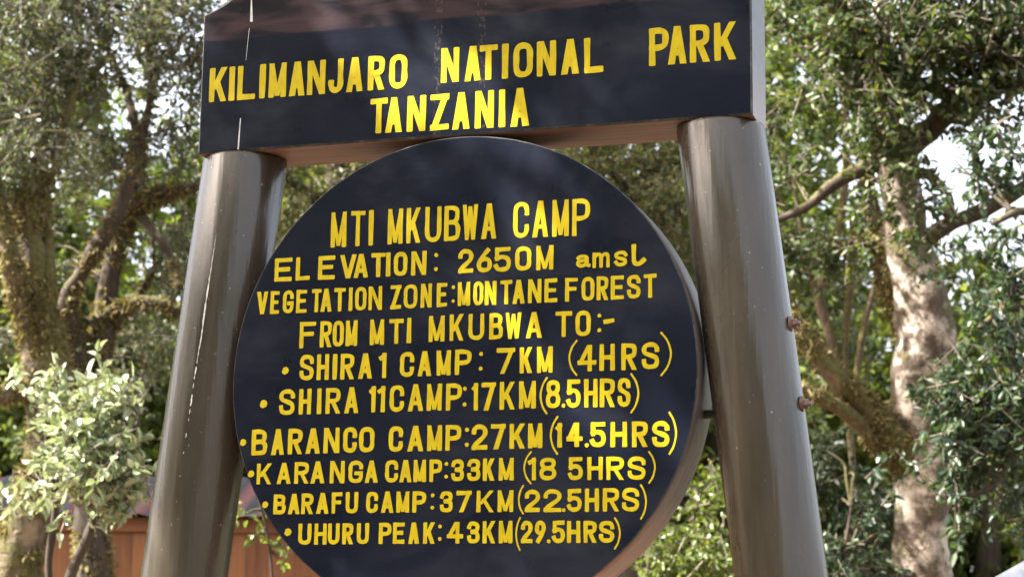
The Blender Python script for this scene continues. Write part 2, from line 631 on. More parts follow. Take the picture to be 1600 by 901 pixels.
# ------------------------------------------------------------------ hand lettering
OVAL = [(.5, 1), (.86, .94), (1, .76), (1, .5), (1, .24), (.86, .06), (.5, 0), (.14, .06), (0, .24), (0, .5), (0, .76), (.14, .94)]
GLYPH = {
    'A': [('D', 0, 0, .5, 1), ('D', 1, 0, .5, 1), ('P', (.2, .26), (.8, .26))],
    'B': [('P', (0, 0), (0, 1)), ('S', (0, 1), (.55, 1), (.9, .92), (.93, .75), (.85, .6), (.5, .53), (0, .53)), ('S', (.4, .53), (.8, .5), (1, .36), (1, .17), (.9, .04), (.55, 0), (0, 0))],
    'C': [('S', (1, .70), (1, .80), (.87, .95), (.5, 1), (.13, .94), (0, .76), (0, .5), (0, .24), (.13, .06), (.5, 0), (.87, .05), (1, .2), (1, .28))],
    'E': [('P', (0, 0), (0, 1)), ('P', (0, 1), (1, 1)), ('P', (0, .52), (.85, .52)), ('P', (0, 0), (1, 0))],
    'F': [('P', (0, 0), (0, 1)), ('P', (0, 1), (1, 1)), ('P', (0, .54), (.85, .54))],
    'G': [('S', (1, .74), (.98, .84), (.82, .96), (.5, 1), (.13, .94), (0, .76), (0, .5), (0, .24), (.13, .06), (.5, 0), (.85, .05), (1, .22), (1, .42)), ('P', (.55, .42), (1, .42))],
    'H': [('P', (0, 0), (0, 1)), ('P', (1, 0), (1, 1)), ('P', (0, .5), (1, .5))],
    'I': [('P', (.5, 0), (.5, 1))],
    'J': [('S', (1, 1), (1, .5), (1, .2), (.85, .05), (.5, 0), (.15, .05), (0, .2), (0, .27))],
    'K': [('P', (0, 0), (0, 1)), ('D', .12, .36, 1, 1), ('D', 1, 0, .36, .62)],
    'L': [('P', (0, 0), (0, 1)), ('P', (0, 0), (1, 0))],
    'M': [('P', (0, 0), (0, 1)), ('P', (1, 0), (1, 1)), ('D', .5, .04, 0, 1), ('D', .5, .04, 1, 1)],
    'N': [('P', (0, 0), (0, 1)), ('P', (1, 0), (1, 1)), ('D', 1, 0, 0, 1)],
    'O': [('O', *OVAL)], '0': [('O', *OVAL)],
    'P': [('P', (0, 0), (0, 1)), ('S', (0, 1), (.55, 1), (.92, .93), (1, .76), (.92, .55), (.55, .47), (0, .47))],
    'R': [('P', (0, 0), (0, 1)), ('S', (0, 1), (.55, 1), (.92, .94), (1, .77), (.92, .58), (.55, .5), (0, .5)), ('D', 1, 0, .42, .52)],
    'S': [('S', (1, .76), (.97, .86), (.8, .97), (.5, 1), (.15, .95), (0, .78), (.1, .62), (.5, .52), (.9, .41), (1, .24), (.87, .05), (.5, 0), (.17, .04), (.02, .16), (0, .26))],
    'T': [('P', (.5, 0), (.5, 1)), ('P', (0, 1), (1, 1))],
    'U': [('S', (0, 1), (0, .6), (0, .25), (.14, .06), (.5, 0), (.86, .06), (1, .25), (1, .6), (1, 1))],
    'V': [('D', .5, 0, 0, 1), ('D', .5, 0, 1, 1)],
    'W': [('D', .22, 0, 0, 1), ('D', .22, 0, .5, .95), ('D', .78, 0, .5, .95), ('D', .78, 0, 1, 1)],
    'Z': [('P', (0, 1), (1, 1)), ('D', 0, 0, 1, 1), ('P', (0, 0), (1, 0))],
    '1': [('P', (1, 0), (1, 1)), ('P', (0, .86), (1, .97))],
    '2': [('S', (0, .74), (.03, .85), (.2, .97), (.5, 1), (.85, .94), (1, .76), (.9, .55), (.5, .33), (.12, .14), (0, 0)), ('P', (0, 0), (1, 0))],
    '3': [('S', (0, .8), (.05, .88), (.2, .97), (.5, 1), (.85, .94), (.97, .77), (.82, .59), (.4, .53)), ('S', (.4, .53), (.85, .48), (1, .27), (.88, .06), (.5, 0), (.15, .04), (.02, .13), (0, .22))],
    '4': [('D', 0, .3, .66, 1), ('P', (0, .3), (1, .3)), ('P', (.7, 0), (.7, 1))],
    '5': [('P', (.08, 1), (.95, 1)), ('P', (.08, .55), (.08, 1)), ('S', (.06, .56), (.45, .63), (.85, .55), (1, .32), (.88, .07), (.5, 0), (.15, .04), (0, .18))],
    '6': [('S', (.8, 1), (.35, .7), (.04, .4), (0, .26), (.12, .07), (.5, 0), (.88, .07), (1, .28), (.88, .5), (.5, .57), (.12, .47), (0, .28))],
    '7': [('P', (0, 1), (1, 1)), ('D', .25, 0, 1, 1)],
    '8': [('O', (.5, 1), (.86, .94), (.95, .77), (.82, .6), (.5, .53), (.18, .6), (.05, .77), (.14, .94)), ('O', (.5, .53), (.87, .46), (1, .27), (.87, .06), (.5, 0), (.13, .06), (0, .27), (.13, .46))],
    '9': [('S', (.2, 0), (.65, .3), (.96, .6), (1, .74), (.88, .93), (.5, 1), (.12, .93), (0, .72), (.12, .5), (.5, .43), (.88, .53), (1, .72))],
    'a': [('S', (.05, .82), (.25, .98), (.6, .98), (.82, .8), (.82, .4), (.86, .1), (1, .02)), ('S', (.82, .55), (.4, .55), (.05, .4), (.02, .15), (.3, 0), (.65, .1), (.82, .35))],
    'm': [('P', (0, 0), (0, 1)), ('S', (0, .7), (.2, .96), (.42, .95), (.5, .7), (.5, 0)), ('S', (.5, .7), (.7, .96), (.92, .95), (1, .7), (1, 0))],
    's': [('S', (1, .8), (.8, .98), (.4, 1), (.03, .86), (.1, .62), (.5, .5), (.9, .38), (.97, .14), (.6, 0), (.2, .02), (0, .2))],
    'l': [('S', (0, 1), (0, .5), (.03, .15), (.25, 0), (.6, .02), (1, .2))],
    '(': [('T', (1, 1), (.35, .8), (0, .5), (.35, .2), (1, 0))],
    ')': [('T', (0, 1), (.65, .8), (1, .5), (.65, .2), (0, 0))],
    ':': [('B', .5, .22), ('B', .5, .80)],
    '.': [('B', .5, .08)],
    '-': [('P', (0, .58), (1, .62))],
}


class Pen:
    """paints one line of letters as flat strokes on the board's face, each a hair in front of the last"""
    def __init__(self):
        self.mb = MB()
        self.k = 0
        self.rng = random.Random(5)

    def y(self):
        self.k += 1
        return -0.0006 - 0.00009 * (self.k % 8)

    def ribbon(self, pts, s, closed=False):
        P = [Vector((p[0], p[1])) for p in pts]
        n = len(P)
        y = self.y()
        L, Rr = [], []
        ph = self.rng.random() * 9
        for i in range(n):
            a = P[(i - 1) % n] if (closed or i) else P[0]
            b = P[(i + 1) % n] if (closed or i < n - 1) else P[-1]
            t = (b - a).normalized()
            nrm = Vector((-t.y, t.x))
            w = s * 0.5 * (1 + 0.07 * math.sin(i * 0.9 + ph) + self.rng.uniform(-.03, .03))
            yi = y - 0.00007 * i / n
            L.append(self.mb.vert((P[i].x + nrm.x * w, yi, P[i].y + nrm.y * w)))
            Rr.append(self.mb.vert((P[i].x - nrm.x * w, yi, P[i].y - nrm.y * w)))
        for i in range(n if closed else n - 1):
            k = (i + 1) % n
            self.mb.face((L[i], Rr[i], Rr[k], L[k]), 0)

    def stroke(self, pts, s, ext=True):
        P = [Vector((p[0], p[1])) for p in pts]
        if ext:
            d0 = (P[0] - P[1]).normalized()
            d1 = (P[-1] - P[-2]).normalized()
            h, c = s * 0.5, s * 0.13
            # slightly rounded brush ends
            P = [P[0] + d0 * (h - c)] + P[1:-1] + [P[-1] + d1 * (h - c)]
            if len(P) == 2:
                P = [P[0] + (P[1] - P[0]) * t for t in (0, .25, .5, .75, 1)]
            y0 = len(self.mb.f)
            self.ribbon(P, s)
            y = self.mb.v[self.mb.f[y0][0]][1]
            f0, f1 = self.mb.f[y0], self.mb.f[-1]
            for (a, b), d in (((f0[1], f0[0]), d0), ((f1[3], f1[2]), d1)):
                A, B = Vector(self.mb.v[a]), Vector(self.mb.v[b])
                dd = Vector((d.x, 0, d.y)) * c
                q = (B - A) * 0.14
                i = self.mb.vert(A + q + dd)
                j = self.mb.vert(B - q + dd)
                self.mb.face((a, b, j, i), 0)
        else:
            self.ribbon(P, s)

    def diag(self, x0, z0, x1, z1, hw):
        y = self.y()
        j = lambda: self.rng.uniform(-.04, .04) * hw
        h = hw * 0.5
        v = [self.mb.vert(p) for p in ((x0 - h + j(), y, z0), (x0 + h + j(), y, z0 + j()), (x1 + h + j(), y, z1), (x1 - h + j(), y, z1 + j()))]
        self.mb.face(v, 0)

    def dot(self, x, z, r):
        y = self.y()
        q = [r * (1 + .12 * self.rng.uniform(-1, 1)) for _ in range(14)]
        self.mb.face([self.mb.vert((x + q[k] * math.cos(2 * PI * k / 14), y, z + q[k] * math.sin(2 * PI * k / 14))) for k in range(14)], 0)

    def glyph(self, ch, x0, x1, z0, z1, s):
        w, h = x1 - x0, z1 - z0
        if ch in '()':
            s = s * 0.42
        elif ch in 'ams':
            s = s * 0.8
        elif w < s * 2.2 and ch not in 'I1:.-':
            s = w / 2.2
        if ch == 'I':
            s = min(s * 1.1, w)
        sx = min(s, w * 0.8)
        X = lambda u: x0 + sx / 2 + u * (w - sx)
        Z = lambda v: z0 + s / 2 + v * (h - s)
        for g_ in GLYPH[ch]:
            if g_[0] == 'P':
                (a, b), (c, d) = g_[1:]
                e = self.rng.uniform(-.012, .012) * h
                self.stroke([(X(a) + e * .4, Z(b)), (X(c), Z(d) + (e if b == d else 0))], s)
            elif g_[0] == 'S':
                self.stroke(spline([(X(a), Z(b)) for a, b in g_[1:]], 3), s)
            elif g_[0] == 'T':
                self.stroke(spline([(X(a), Z(b)) for a, b in g_[1:]], 4), s)
            elif g_[0] == 'O':
                q = [(X(a), Z(b)) for a, b in g_[1:]]
                sp = spline(q[-2:] + q + q[:2], 3)
                self.ribbon(sp[6:6 + 3 * len(q)], s, True)
            elif g_[0] == 'D':
                u0, v0, u1, v1 = g_[1:]
                hw = min(s * (0.85 if ch in 'MW' else 1.08), w * .6)
                XX = lambda u: x0 + hw / 2 + u * (w - hw)
                self.diag(XX(u0), z0 + v0 * h, XX(u1), z0 + v1 * h, hw)
            elif g_[0] == 'B':
                r = min(s * 0.46, w * 0.62) if ch == ':' else s * 0.45
                self.dot((x0 + x1) / 2, z0 + g_[2] * h, r)

    def build(self, parent, off):
        self.mb.v = [(x - off[0], y - off[1], z - off[2]) for x, y, z in self.mb.v]
        return self.mb.build('lettering', M_yel, parent)


LINES = [
    ('KNP', 0.0170, 'K-1446,-1344,282,472 I-1338,-1289,281,471 L-1280,-1175,281,470 I-1154,-1113,280,470 M-1097,-996,280,469 A-978,-889,279,468 N-875,-772,278,466 J-754,-670,278,465 A-652,-558,277,464 R-530,-436,276,463 O-411,-311,275,462 N-125,-25,286,473 A5,93,284,471 T85,183,283,470 I205,243,282,469 O268,372,281,467 N394,495,279,465 A523,617,278,464 L643,744,276,462 P980,1081,287,484 A1078,1172,287,484 R1189,1289,287,483 K1312,1421,287,483'),
    ('TZ', 0.0170, 'T-512,-415,42,230 A-427,-333,40,229 N-306,-203,37,229 Z-179,-76,34,228 A-57,38,31,227 N65,166,28,227 I186,234,26,226 A257,355,24,226'),
    ('MTI', 0.0135, 'M-713,-627,-554,-367 T-602,-523,-554,-367 I-506,-474,-554,-367 M-397,-315,-553,-368 K-295,-218,-553,-368 U-194,-106,-553,-368 B-90,-5,-552,-369 W9,90,-552,-369 A109,189,-552,-369 C278,361,-556,-371 A379,462,-558,-371 M483,568,-560,-372 P586,678,-562,-373'),
    ('EL', 0.0130, 'E-1024,-925,-719,-596 L-903,-824,-719,-596 E-778,-684,-720,-596 V-657,-565,-720,-596 A-579,-500,-720,-596 T-484,-406,-721,-595 I-405,-376,-721,-595 O-359,-286,-721,-596 N-265,-182,-722,-597 :-146,-115,-722,-597 2-11,69,-723,-599 688,168,-724,-600 5179,269,-725,-600 0291,375,-725,-601 M401,490,-726,-602 a607,682,-724,-658 m692,780,-729,-651 s803,870,-727,-649 L891,964,-730,-619'),
    ('VG', 0.0114, 'V-1119,-1056,-888,-769 E-1041,-991,-889,-769 G-970,-910,-889,-769 E-895,-836,-890,-769 T-808,-754,-890,-769 A-758,-697,-890,-769 T-684,-620,-891,-769 I-607,-577,-891,-769 O-567,-505,-891,-769 N-493,-419,-892,-769 Z-374,-315,-892,-768 O-301,-228,-892,-768 N-209,-149,-891,-768 E-123,-68,-891,-768 :-46,-23,-891,-768 M-10,55,-891,-769 O72,125,-891,-769 N133,194,-892,-770 T215,277,-892,-770 A279,342,-892,-771 N360,429,-892,-771 E446,512,-892,-772 F552,617,-892,-773 O637,702,-892,-773 R714,774,-892,-773 E786,852,-892,-773 S868,936,-891,-773 T952,1017,-891,-773'),
    ('FROM', 0.0123, 'F-870,-780,-1076,-939 R-756,-691,-1075,-939 O-685,-624,-1074,-940 M-614,-550,-1074,-941 M-481,-404,-1073,-942 T-376,-298,-1071,-943 I-284,-252,-1070,-940 M-162,-78,-1068,-936 K-51,24,-1067,-932 U49,132,-1067,-934 B159,230,-1067,-935 W245,327,-1068,-936 A351,434,-1068,-938 T504,589,-1068,-940 O607,684,-1068,-941 :715,741,-1070,-944 -749,804,-1072,-946'),
    ('S1', 0.0130, 'S-864,-785,-1243,-1110 H-768,-701,-1244,-1111 I-682,-654,-1244,-1112 R-637,-562,-1245,-1113 A-539,-464,-1244,-1114 1-427,-387,-1244,-1115 C-313,-237,-1242,-1115 A-218,-145,-1241,-1114 M-117,-41,-1241,-1114 P-19,68,-1240,-1113 :102,133,-1241,-1113 7200,296,-1242,-1113 K320,386,-1243,-1113 M410,491,-1244,-1113 (571,617,-1264,-1086 4618,714,-1244,-1113 H730,807,-1244,-1112 R840,917,-1244,-1112 S942,1029,-1243,-1111 )1035,1092,-1279,-1062'),
    ('S11', 0.0130, 'S-972,-885,-1419,-1286 H-861,-793,-1419,-1287 I-763,-735,-1419,-1287 R-713,-632,-1419,-1287 A-611,-533,-1419,-1286 1-476,-441,-1418,-1284 1-431,-389,-1418,-1284 C-364,-287,-1418,-1283 A-267,-184,-1417,-1281 M-165,-85,-1417,-1282 P-63,20,-1419,-1283 :21,50,-1421,-1283 173,105,-1422,-1284 7123,198,-1424,-1284 K219,298,-1422,-1283 M319,406,-1420,-1283 (425,466,-1450,-1266 8457,532,-1421,-1282 .537,559,-1421,-1282 5562,635,-1421,-1282 H652,721,-1422,-1282 R732,808,-1423,-1282 S821,886,-1423,-1282 )885,930,-1456,-1260'),
    ('BC', 0.0135, 'B-1118,-1031,-1623,-1491 A-1007,-935,-1623,-1491 R-914,-835,-1622,-1491 A-817,-737,-1621,-1491 N-718,-631,-1620,-1491 C-611,-537,-1620,-1490 O-524,-442,-1619,-1491 C-364,-288,-1619,-1491 A-263,-179,-1619,-1491 M-159,-81,-1619,-1491 P-62,21,-1619,-1491 :35,65,-1619,-1492 276,158,-1619,-1492 7176,253,-1618,-1492 K272,352,-1617,-1493 M368,441,-1616,-1494 (479,522,-1650,-1460 1508,541,-1615,-1494 4564,646,-1614,-1495 .657,678,-1616,-1495 5683,763,-1617,-1495 H786,869,-1619,-1496 R893,972,-1621,-1496 S993,1078,-1623,-1497 )1074,1116,-1661,-1453'),
    ('KC', 0.0120, 'K-1083,-1000,-1772,-1666 A-971,-893,-1772,-1664 R-873,-794,-1772,-1662 A-785,-707,-1772,-1660 N-678,-598,-1773,-1660 G-577,-499,-1773,-1660 A-489,-418,-1773,-1661 C-379,-310,-1773,-1661 A-303,-237,-1773,-1662 M-228,-162,-1773,-1662 P-143,-77,-1773,-1662 :-66,-43,-1772,-1663 3-29,39,-1772,-1663 355,124,-1772,-1662 K137,197,-1772,-1662 M219,296,-1772,-1661 (345,388,-1792,-1630 1369,410,-1773,-1662 8428,514,-1774,-1663 5573,648,-1775,-1664 H670,748,-1776,-1664 R766,853,-1777,-1665 S872,961,-1778,-1666 )974,1011,-1798,-1641'),
    ('BF', 0.0120, 'B-983,-916,-1926,-1825 A-903,-838,-1926,-1823 R-829,-764,-1926,-1822 A-748,-680,-1925,-1821 F-664,-607,-1925,-1819 U-588,-521,-1925,-1818 C-477,-414,-1924,-1818 A-397,-330,-1924,-1818 M-315,-247,-1924,-1819 P-230,-158,-1924,-1819 :-137,-112,-1924,-1819 3-85,-17,-1925,-1820 71,81,-1925,-1820 K106,196,-1926,-1820 M215,296,-1926,-1820 (319,350,-1938,-1795 2355,432,-1927,-1819 2451,541,-1928,-1818 .543,562,-1928,-1818 5569,643,-1928,-1818 H659,729,-1929,-1817 R749,830,-1929,-1816 S844,929,-1930,-1816 )933,967,-1969,-1800'),
    ('UP', 0.0120, 'U-841,-770,-2080,-1974 H-753,-686,-2080,-1974 U-679,-616,-2079,-1974 R-601,-542,-2079,-1974 U-523,-458,-2078,-1974 P-405,-338,-2078,-1973 E-330,-268,-2078,-1973 A-248,-191,-2078,-1973 K-170,-108,-2078,-1973 :-94,-70,-2078,-1973 4-46,39,-2078,-1972 360,125,-2078,-1970 K140,206,-2078,-1969 M224,293,-2078,-1969 (308,336,-2114,-1951 2337,396,-2078,-1970 9408,463,-2078,-1970 .468,489,-2078,-1971 5494,560,-2078,-1971 H570,637,-2078,-1972 R653,719,-2078,-1973 S730,806,-2078,-1973 )805,838,-2110,-1957'),
]
BULLET = {'S1': (-.4718, -.5950, .0098), 'S11': (-.5296, -.6798, .0107), 'BC': (-.5833, -.7781, .0090),
          'KC': (-.5574, -.8593, .0090), 'BF': (-.5149, -.9384, .0085), 'UP': (-.4493, -1.0086, .0098)}
for key, sw, cells in LINES:
    par_, off_ = (board, (0, 0, 0)) if key in ('KNP', 'TZ') else (disc, (-0.005, 0, DZ))
    pen = Pen()
    rng_ = random.Random(key)
    last = None
    if key in BULLET:
        x, z, r = BULLET[key]
        pen.dot(x, z, r * 0.95)
        pen.build(par_, off_)
        pen = Pen()
    for c in cells.split():
        ch = c[0]
        a, b, z0, z1 = (int(v) / 2000.0 for v in c[1:].split(','))
        if last is not None and a - last > 0.021:      # the next word
            pen.build(par_, off_)
            pen = Pen()
        pen.rng = rng_
        last = b
        if key == 'EL' and ch == 'L' and a > 0.3:
            ch = 'l'
        pen.glyph(ch, a, b, z0, z1, sw * (0.93 if key in ('KNP', 'TZ') else 0.86))
    pen.build(par_, off_)


# ------------------------------------------------------------------ trees and shrubs
def norm(a):
    return a / np.maximum(np.linalg.norm(a, axis=-1, keepdims=True), 1e-9)


def foliage(blobs, leaf=(0.07, 0.03), twig=0.32, per=14, droop=0.25, up=0.8, origin=(0, 0, 0), rng=None, twig_r=0.0022):
    """blobs: (centre, rx, ry, rz, leaf-area index). Returns vertices, faces and material slots of leafy twigs."""
    rng = rng or RNG
    V, F, M, S = [], [], [], []
    base = 0
    for cen, rx, ry, rz, lai in blobs:
        area = PI * rx * rz
        nl = lai * area / (0.62 * leaf[0] * leaf[1])
        nt = max(3, int(nl / per))
        # twigs gather into uneven clumps inside the blob
        ncl = max(3, int(nt / 7))
        q = norm(rng.normal(size=(ncl, 3))) * rng.random((ncl, 1)) ** 0.42
        cl = q * np.array([rx, ry, rz])
        wgt = rng.random(ncl) ** 1.5 + 0.1
        idx = rng.choice(ncl, nt, p=wgt / wgt.sum())
        spread = 0.32 * (rx * ry * rz) ** (1 / 3) + 0.05
        tw = np.array(cen) + cl[idx] + rng.normal(size=(nt, 3)) * spread * 0.55
        out = norm(cl[idx] + 1e-4) * 0.5
        td = norm(out + rng.normal(size=(nt, 3)) * 0.75 + np.array([0, 0, -droop * 0.6]))
        L = twig * (0.6 + 0.8 * rng.random((nt, 1)))
        # twig stems (three-sided)
        p0 = tw - td * L * 0.5
        p1 = tw + td * L * 0.5
        a = norm(np.cross(td, np.array([0.3, 0.5, 0.81])))
        b = np.cross(td, a)
        rg = []
        for p, r in ((p0, twig_r * 1.6), (p1, twig_r * 0.6)):
            for k in range(3):
                an = 2 * PI * k / 3
                rg.append(p + (a * math.cos(an) + b * math.sin(an)) * r)
        tv = np.stack(rg, 1).reshape(-1, 3)
        bi = base + 6 * np.arange(nt)[:, None]
        tf = np.concatenate([bi + np.array(f)[None] for f in ((0, 1, 4, 3), (1, 2, 5, 4), (2, 0, 3, 5))], 0)
        V.append(tv)
        F.append(tf)
        M.append(np.ones(len(tf), int))
        base += len(tv)
        # leaves
        t = rng.random((nt, per, 1)) ** 0.8
        pos = p0[:, None] + td[:, None] * L[:, None] * t + rng.normal(size=(nt, per, 3)) * 0.012
        pos = pos.reshape(-1, 3)
        d = norm(td[:, None] * 0.5 + rng.normal(size=(nt, per, 3)) * 0.62 + np.array([0, 0, -droop])).reshape(-1, 3)
        nn = norm(rng.normal(size=d.shape) * 0.75 + np.array([0, 0, up]))
        s = norm(np.cross(d, nn))
        nn = np.cross(s, d)
        ln = leaf[0] * (0.55 + 0.75 * rng.random((len(d), 1)))
        w = leaf[1] * (0.6 + 0.6 * rng.random((len(d), 1))) * 0.5
        fold = w * (0.15 + 0.5 * rng.random((len(d), 1)))
        tip = pos + d * ln - nn * ln * 0.12
        vs = np.stack([pos, pos + d * ln * 0.3 + s * w + nn * fold, pos + d * ln * 0.3 - s * w + nn * fold,
                       pos + d * ln * 0.68 + s * w * 0.85 + nn * fold * 0.7, pos + d * ln * 0.68 - s * w * 0.85 + nn * fold * 0.7, tip], 1).reshape(-1, 3)
        bi = base + 6 * np.arange(len(d))[:, None]
        lf = np.concatenate([bi + np.array([0, 1, 3, 5])[None], bi + np.array([0, 5, 4, 2])[None]], 0)
        V.append(vs)
        F.append(lf)
        M.append(np.zeros(len(lf), int))
        base += len(vs)
    return np.concatenate(V) - np.array(origin), np.concatenate(F), np.concatenate(M)


def tufts(paths, per_m2, size, origin, rng, only_up=0.0):
    """ragged moss and lichen tufts that clothe limbs: (points, radii) rows in, small blades out"""
    P, Nn = [], []
    for pts, rad in paths:
        A = np.array([tuple(q) for q in pts])
        r = np.array(rad)
        for i in range(len(A) - 1):
            t = A[i + 1] - A[i]
            ln = np.linalg.norm(t)
            n = rng.poisson(per_m2 * 2 * PI * r[i] * ln)
            if n == 0 or ln < 1e-6:
                continue
            t = t / ln
            a = norm(np.cross(t, np.array([0.31, 0.2, 0.93])))
            b = np.cross(t, a)
            an = rng.random(n) * 2 * PI
            d = np.cos(an)[:, None] * a + np.sin(an)[:, None] * b
            k = rng.random((n, 1))
            P.append(A[i] + t * ln * k + d * (r[i] * (1 - k) + r[i + 1] * k) * 0.98)
            Nn.append(d)
    P, Nn = np.concatenate(P), np.concatenate(Nn)
    # moss grows in patches
    keep = np.array([noise.noise(Vector(p) * 4.2) + 0.35 * rng.random() > 0.02 for p in P])
    P, Nn = P[keep], Nn[keep]
    d = norm(Nn * 0.8 + rng.normal(size=P.shape) * 0.6 + np.array([0, 0, -0.45]))
    s = norm(np.cross(d, norm(rng.normal(size=P.shape))))
    nn = np.cross(s, d)
    ln = size * (0.4 + 1.1 * rng.random((len(P), 1)) ** 2)
    w = size * 0.22 * (0.6 + 0.8 * rng.random((len(P), 1)))
    vs = np.stack([P - s * w, P + s * w, P + d * ln + s * w * 0.4, P + d * ln * 0.9 - s * w * 0.4 + nn * ln * 0.1], 1).reshape(-1, 3) - np.array(origin)
    f = 4 * np.arange(len(P))[:, None] + np.arange(4)[None]
    return vs, f, np.zeros(len(f), int)


def np_mesh(name, v, f, m, mats, parent=None):
    me = bpy.data.meshes.new(name)
    me.vertices.add(len(v))
    me.vertices.foreach_set('co', v.astype(np.float32).ravel())
    me.loops.add(f.size)
    me.loops.foreach_set('vertex_index', f.astype(np.int32).ravel())
    me.polygons.add(len(f))
    me.polygons.foreach_set('loop_start', np.arange(0, f.size, 4, dtype=np.int32))
    for q in mats:
        me.materials.append(q)
    me.polygons.foreach_set('material_index', m.astype(np.int32))
    me.update(calc_edges=True)
    me.validate()
    o = bpy.data.objects.new(name, me)
    C.objects.link(o)
    o.parent = parent
    return o


def blob(px, py, d, rx, ry, lai=2.5, rd=None):
    k = d / FPX
    rx, ry = rx * k, ry * k
    return (at(px, py, d), rx, rd if rd else 0.6 * (rx + ry) * 0.5 + 0.15, ry, lai * LAI)


LAI = 2.0


def limb_points(l, sub=6):
    """(px, py, depth, width in px) rows to centre points and radii in metres"""
    rows = []
    for px, py, d, w in l:
        p = at(px, py, d)
        rows.append((p.x, p.y, p.z, 0.5 * w * d / FPX))
    sp = spline(rows, sub)
    return [Vector(q[:3]) for q in sp], [max(0.003, q[3]) for q in sp]


M_twig = simple('twig_bark', (0.13, 0.10, 0.075), 0.8)
GREENS = [(0.020, 0.034, 0.012), (0.040, 0.066, 0.020), (0.055, 0.088, 0.024), (0.085, 0.11, 0.03), (0.035, 0.062, 0.028), (0.13, 0.14, 0.04)]
M_leaf = mat_leaf('glossy_green_leaf', GREENS, 0.46, 0.36)
M_leaf_grey = mat_leaf('grey_sheen_green_leaf', [(0.075, 0.092, 0.060), (0.125, 0.135, 0.105), (0.07, 0.105, 0.04), (0.165, 0.165, 0.14), (0.09, 0.13, 0.05), (0.17, 0.16, 0.125)], 0.5, 0.34, spec=0.7)  # grey in these greens paints the sky's sheen on the leaves
M_leaf_olive = mat_leaf('olive_leaf', [(0.06, 0.085, 0.022), (0.11, 0.13, 0.04), (0.15, 0.14, 0.06), (0.08, 0.11, 0.03), (0.18, 0.15, 0.085), (0.05, 0.08, 0.025)], 0.45, 0.38)
M_leaf_dark = mat_leaf('dark_blue_green_leaf', [(0.016, 0.034, 0.018), (0.03, 0.055, 0.028), (0.045, 0.078, 0.03), (0.025, 0.048, 0.03), (0.07, 0.10, 0.035)], 0.42, 0.30)
M_leaf_pale = mat_leaf('pale_shrub_leaf', [(0.17, 0.215, 0.10), (0.32, 0.36, 0.21), (0.14, 0.19, 0.075), (0.45, 0.48, 0.33)], 0.30, 0.22, (1, 1, 0.7), spec=1.0)
M_leaf_lime = mat_leaf('yellow_green_leaf', [(0.07, 0.11, 0.02), (0.11, 0.15, 0.03), (0.16, 0.19, 0.04), (0.06, 0.09, 0.02)], 0.4, 0.42)
M_moss = mat_leaf('ragged_moss', [(0.08, 0.068, 0.024), (0.16, 0.135, 0.05), (0.22, 0.18, 0.075), (0.12, 0.12, 0.04), (0.28, 0.23, 0.12), (0.09, 0.065, 0.04)], 0.8, 0.3, (1, .95, .6), 0.2)
M_bark_moss = mat_bark('mossy_brown_bark', (0.045, 0.033, 0.024), (0.17, 0.125, 0.085), 0.72, (0.26, 0.20, 0.13), 0.42)
M_bark_dark = mat_bark('dark_mossy_bark', (0.020, 0.015, 0.011), (0.075, 0.054, 0.038), 0.28)
M_bark_pale = mat_bark('lichen_sun_patch_bark', (0.035, 0.026, 0.018), (0.14, 0.10, 0.07), 0.52, (0.54, 0.46, 0.385), 0.465)  # pale patches are lichen plus sun patches painted into the bark
M_bark_gold = mat_bark('golden_moss_bark', (0.05, 0.035, 0.02), (0.20, 0.14, 0.08), 1.0, (0.34, 0.27, 0.19), 0.36)


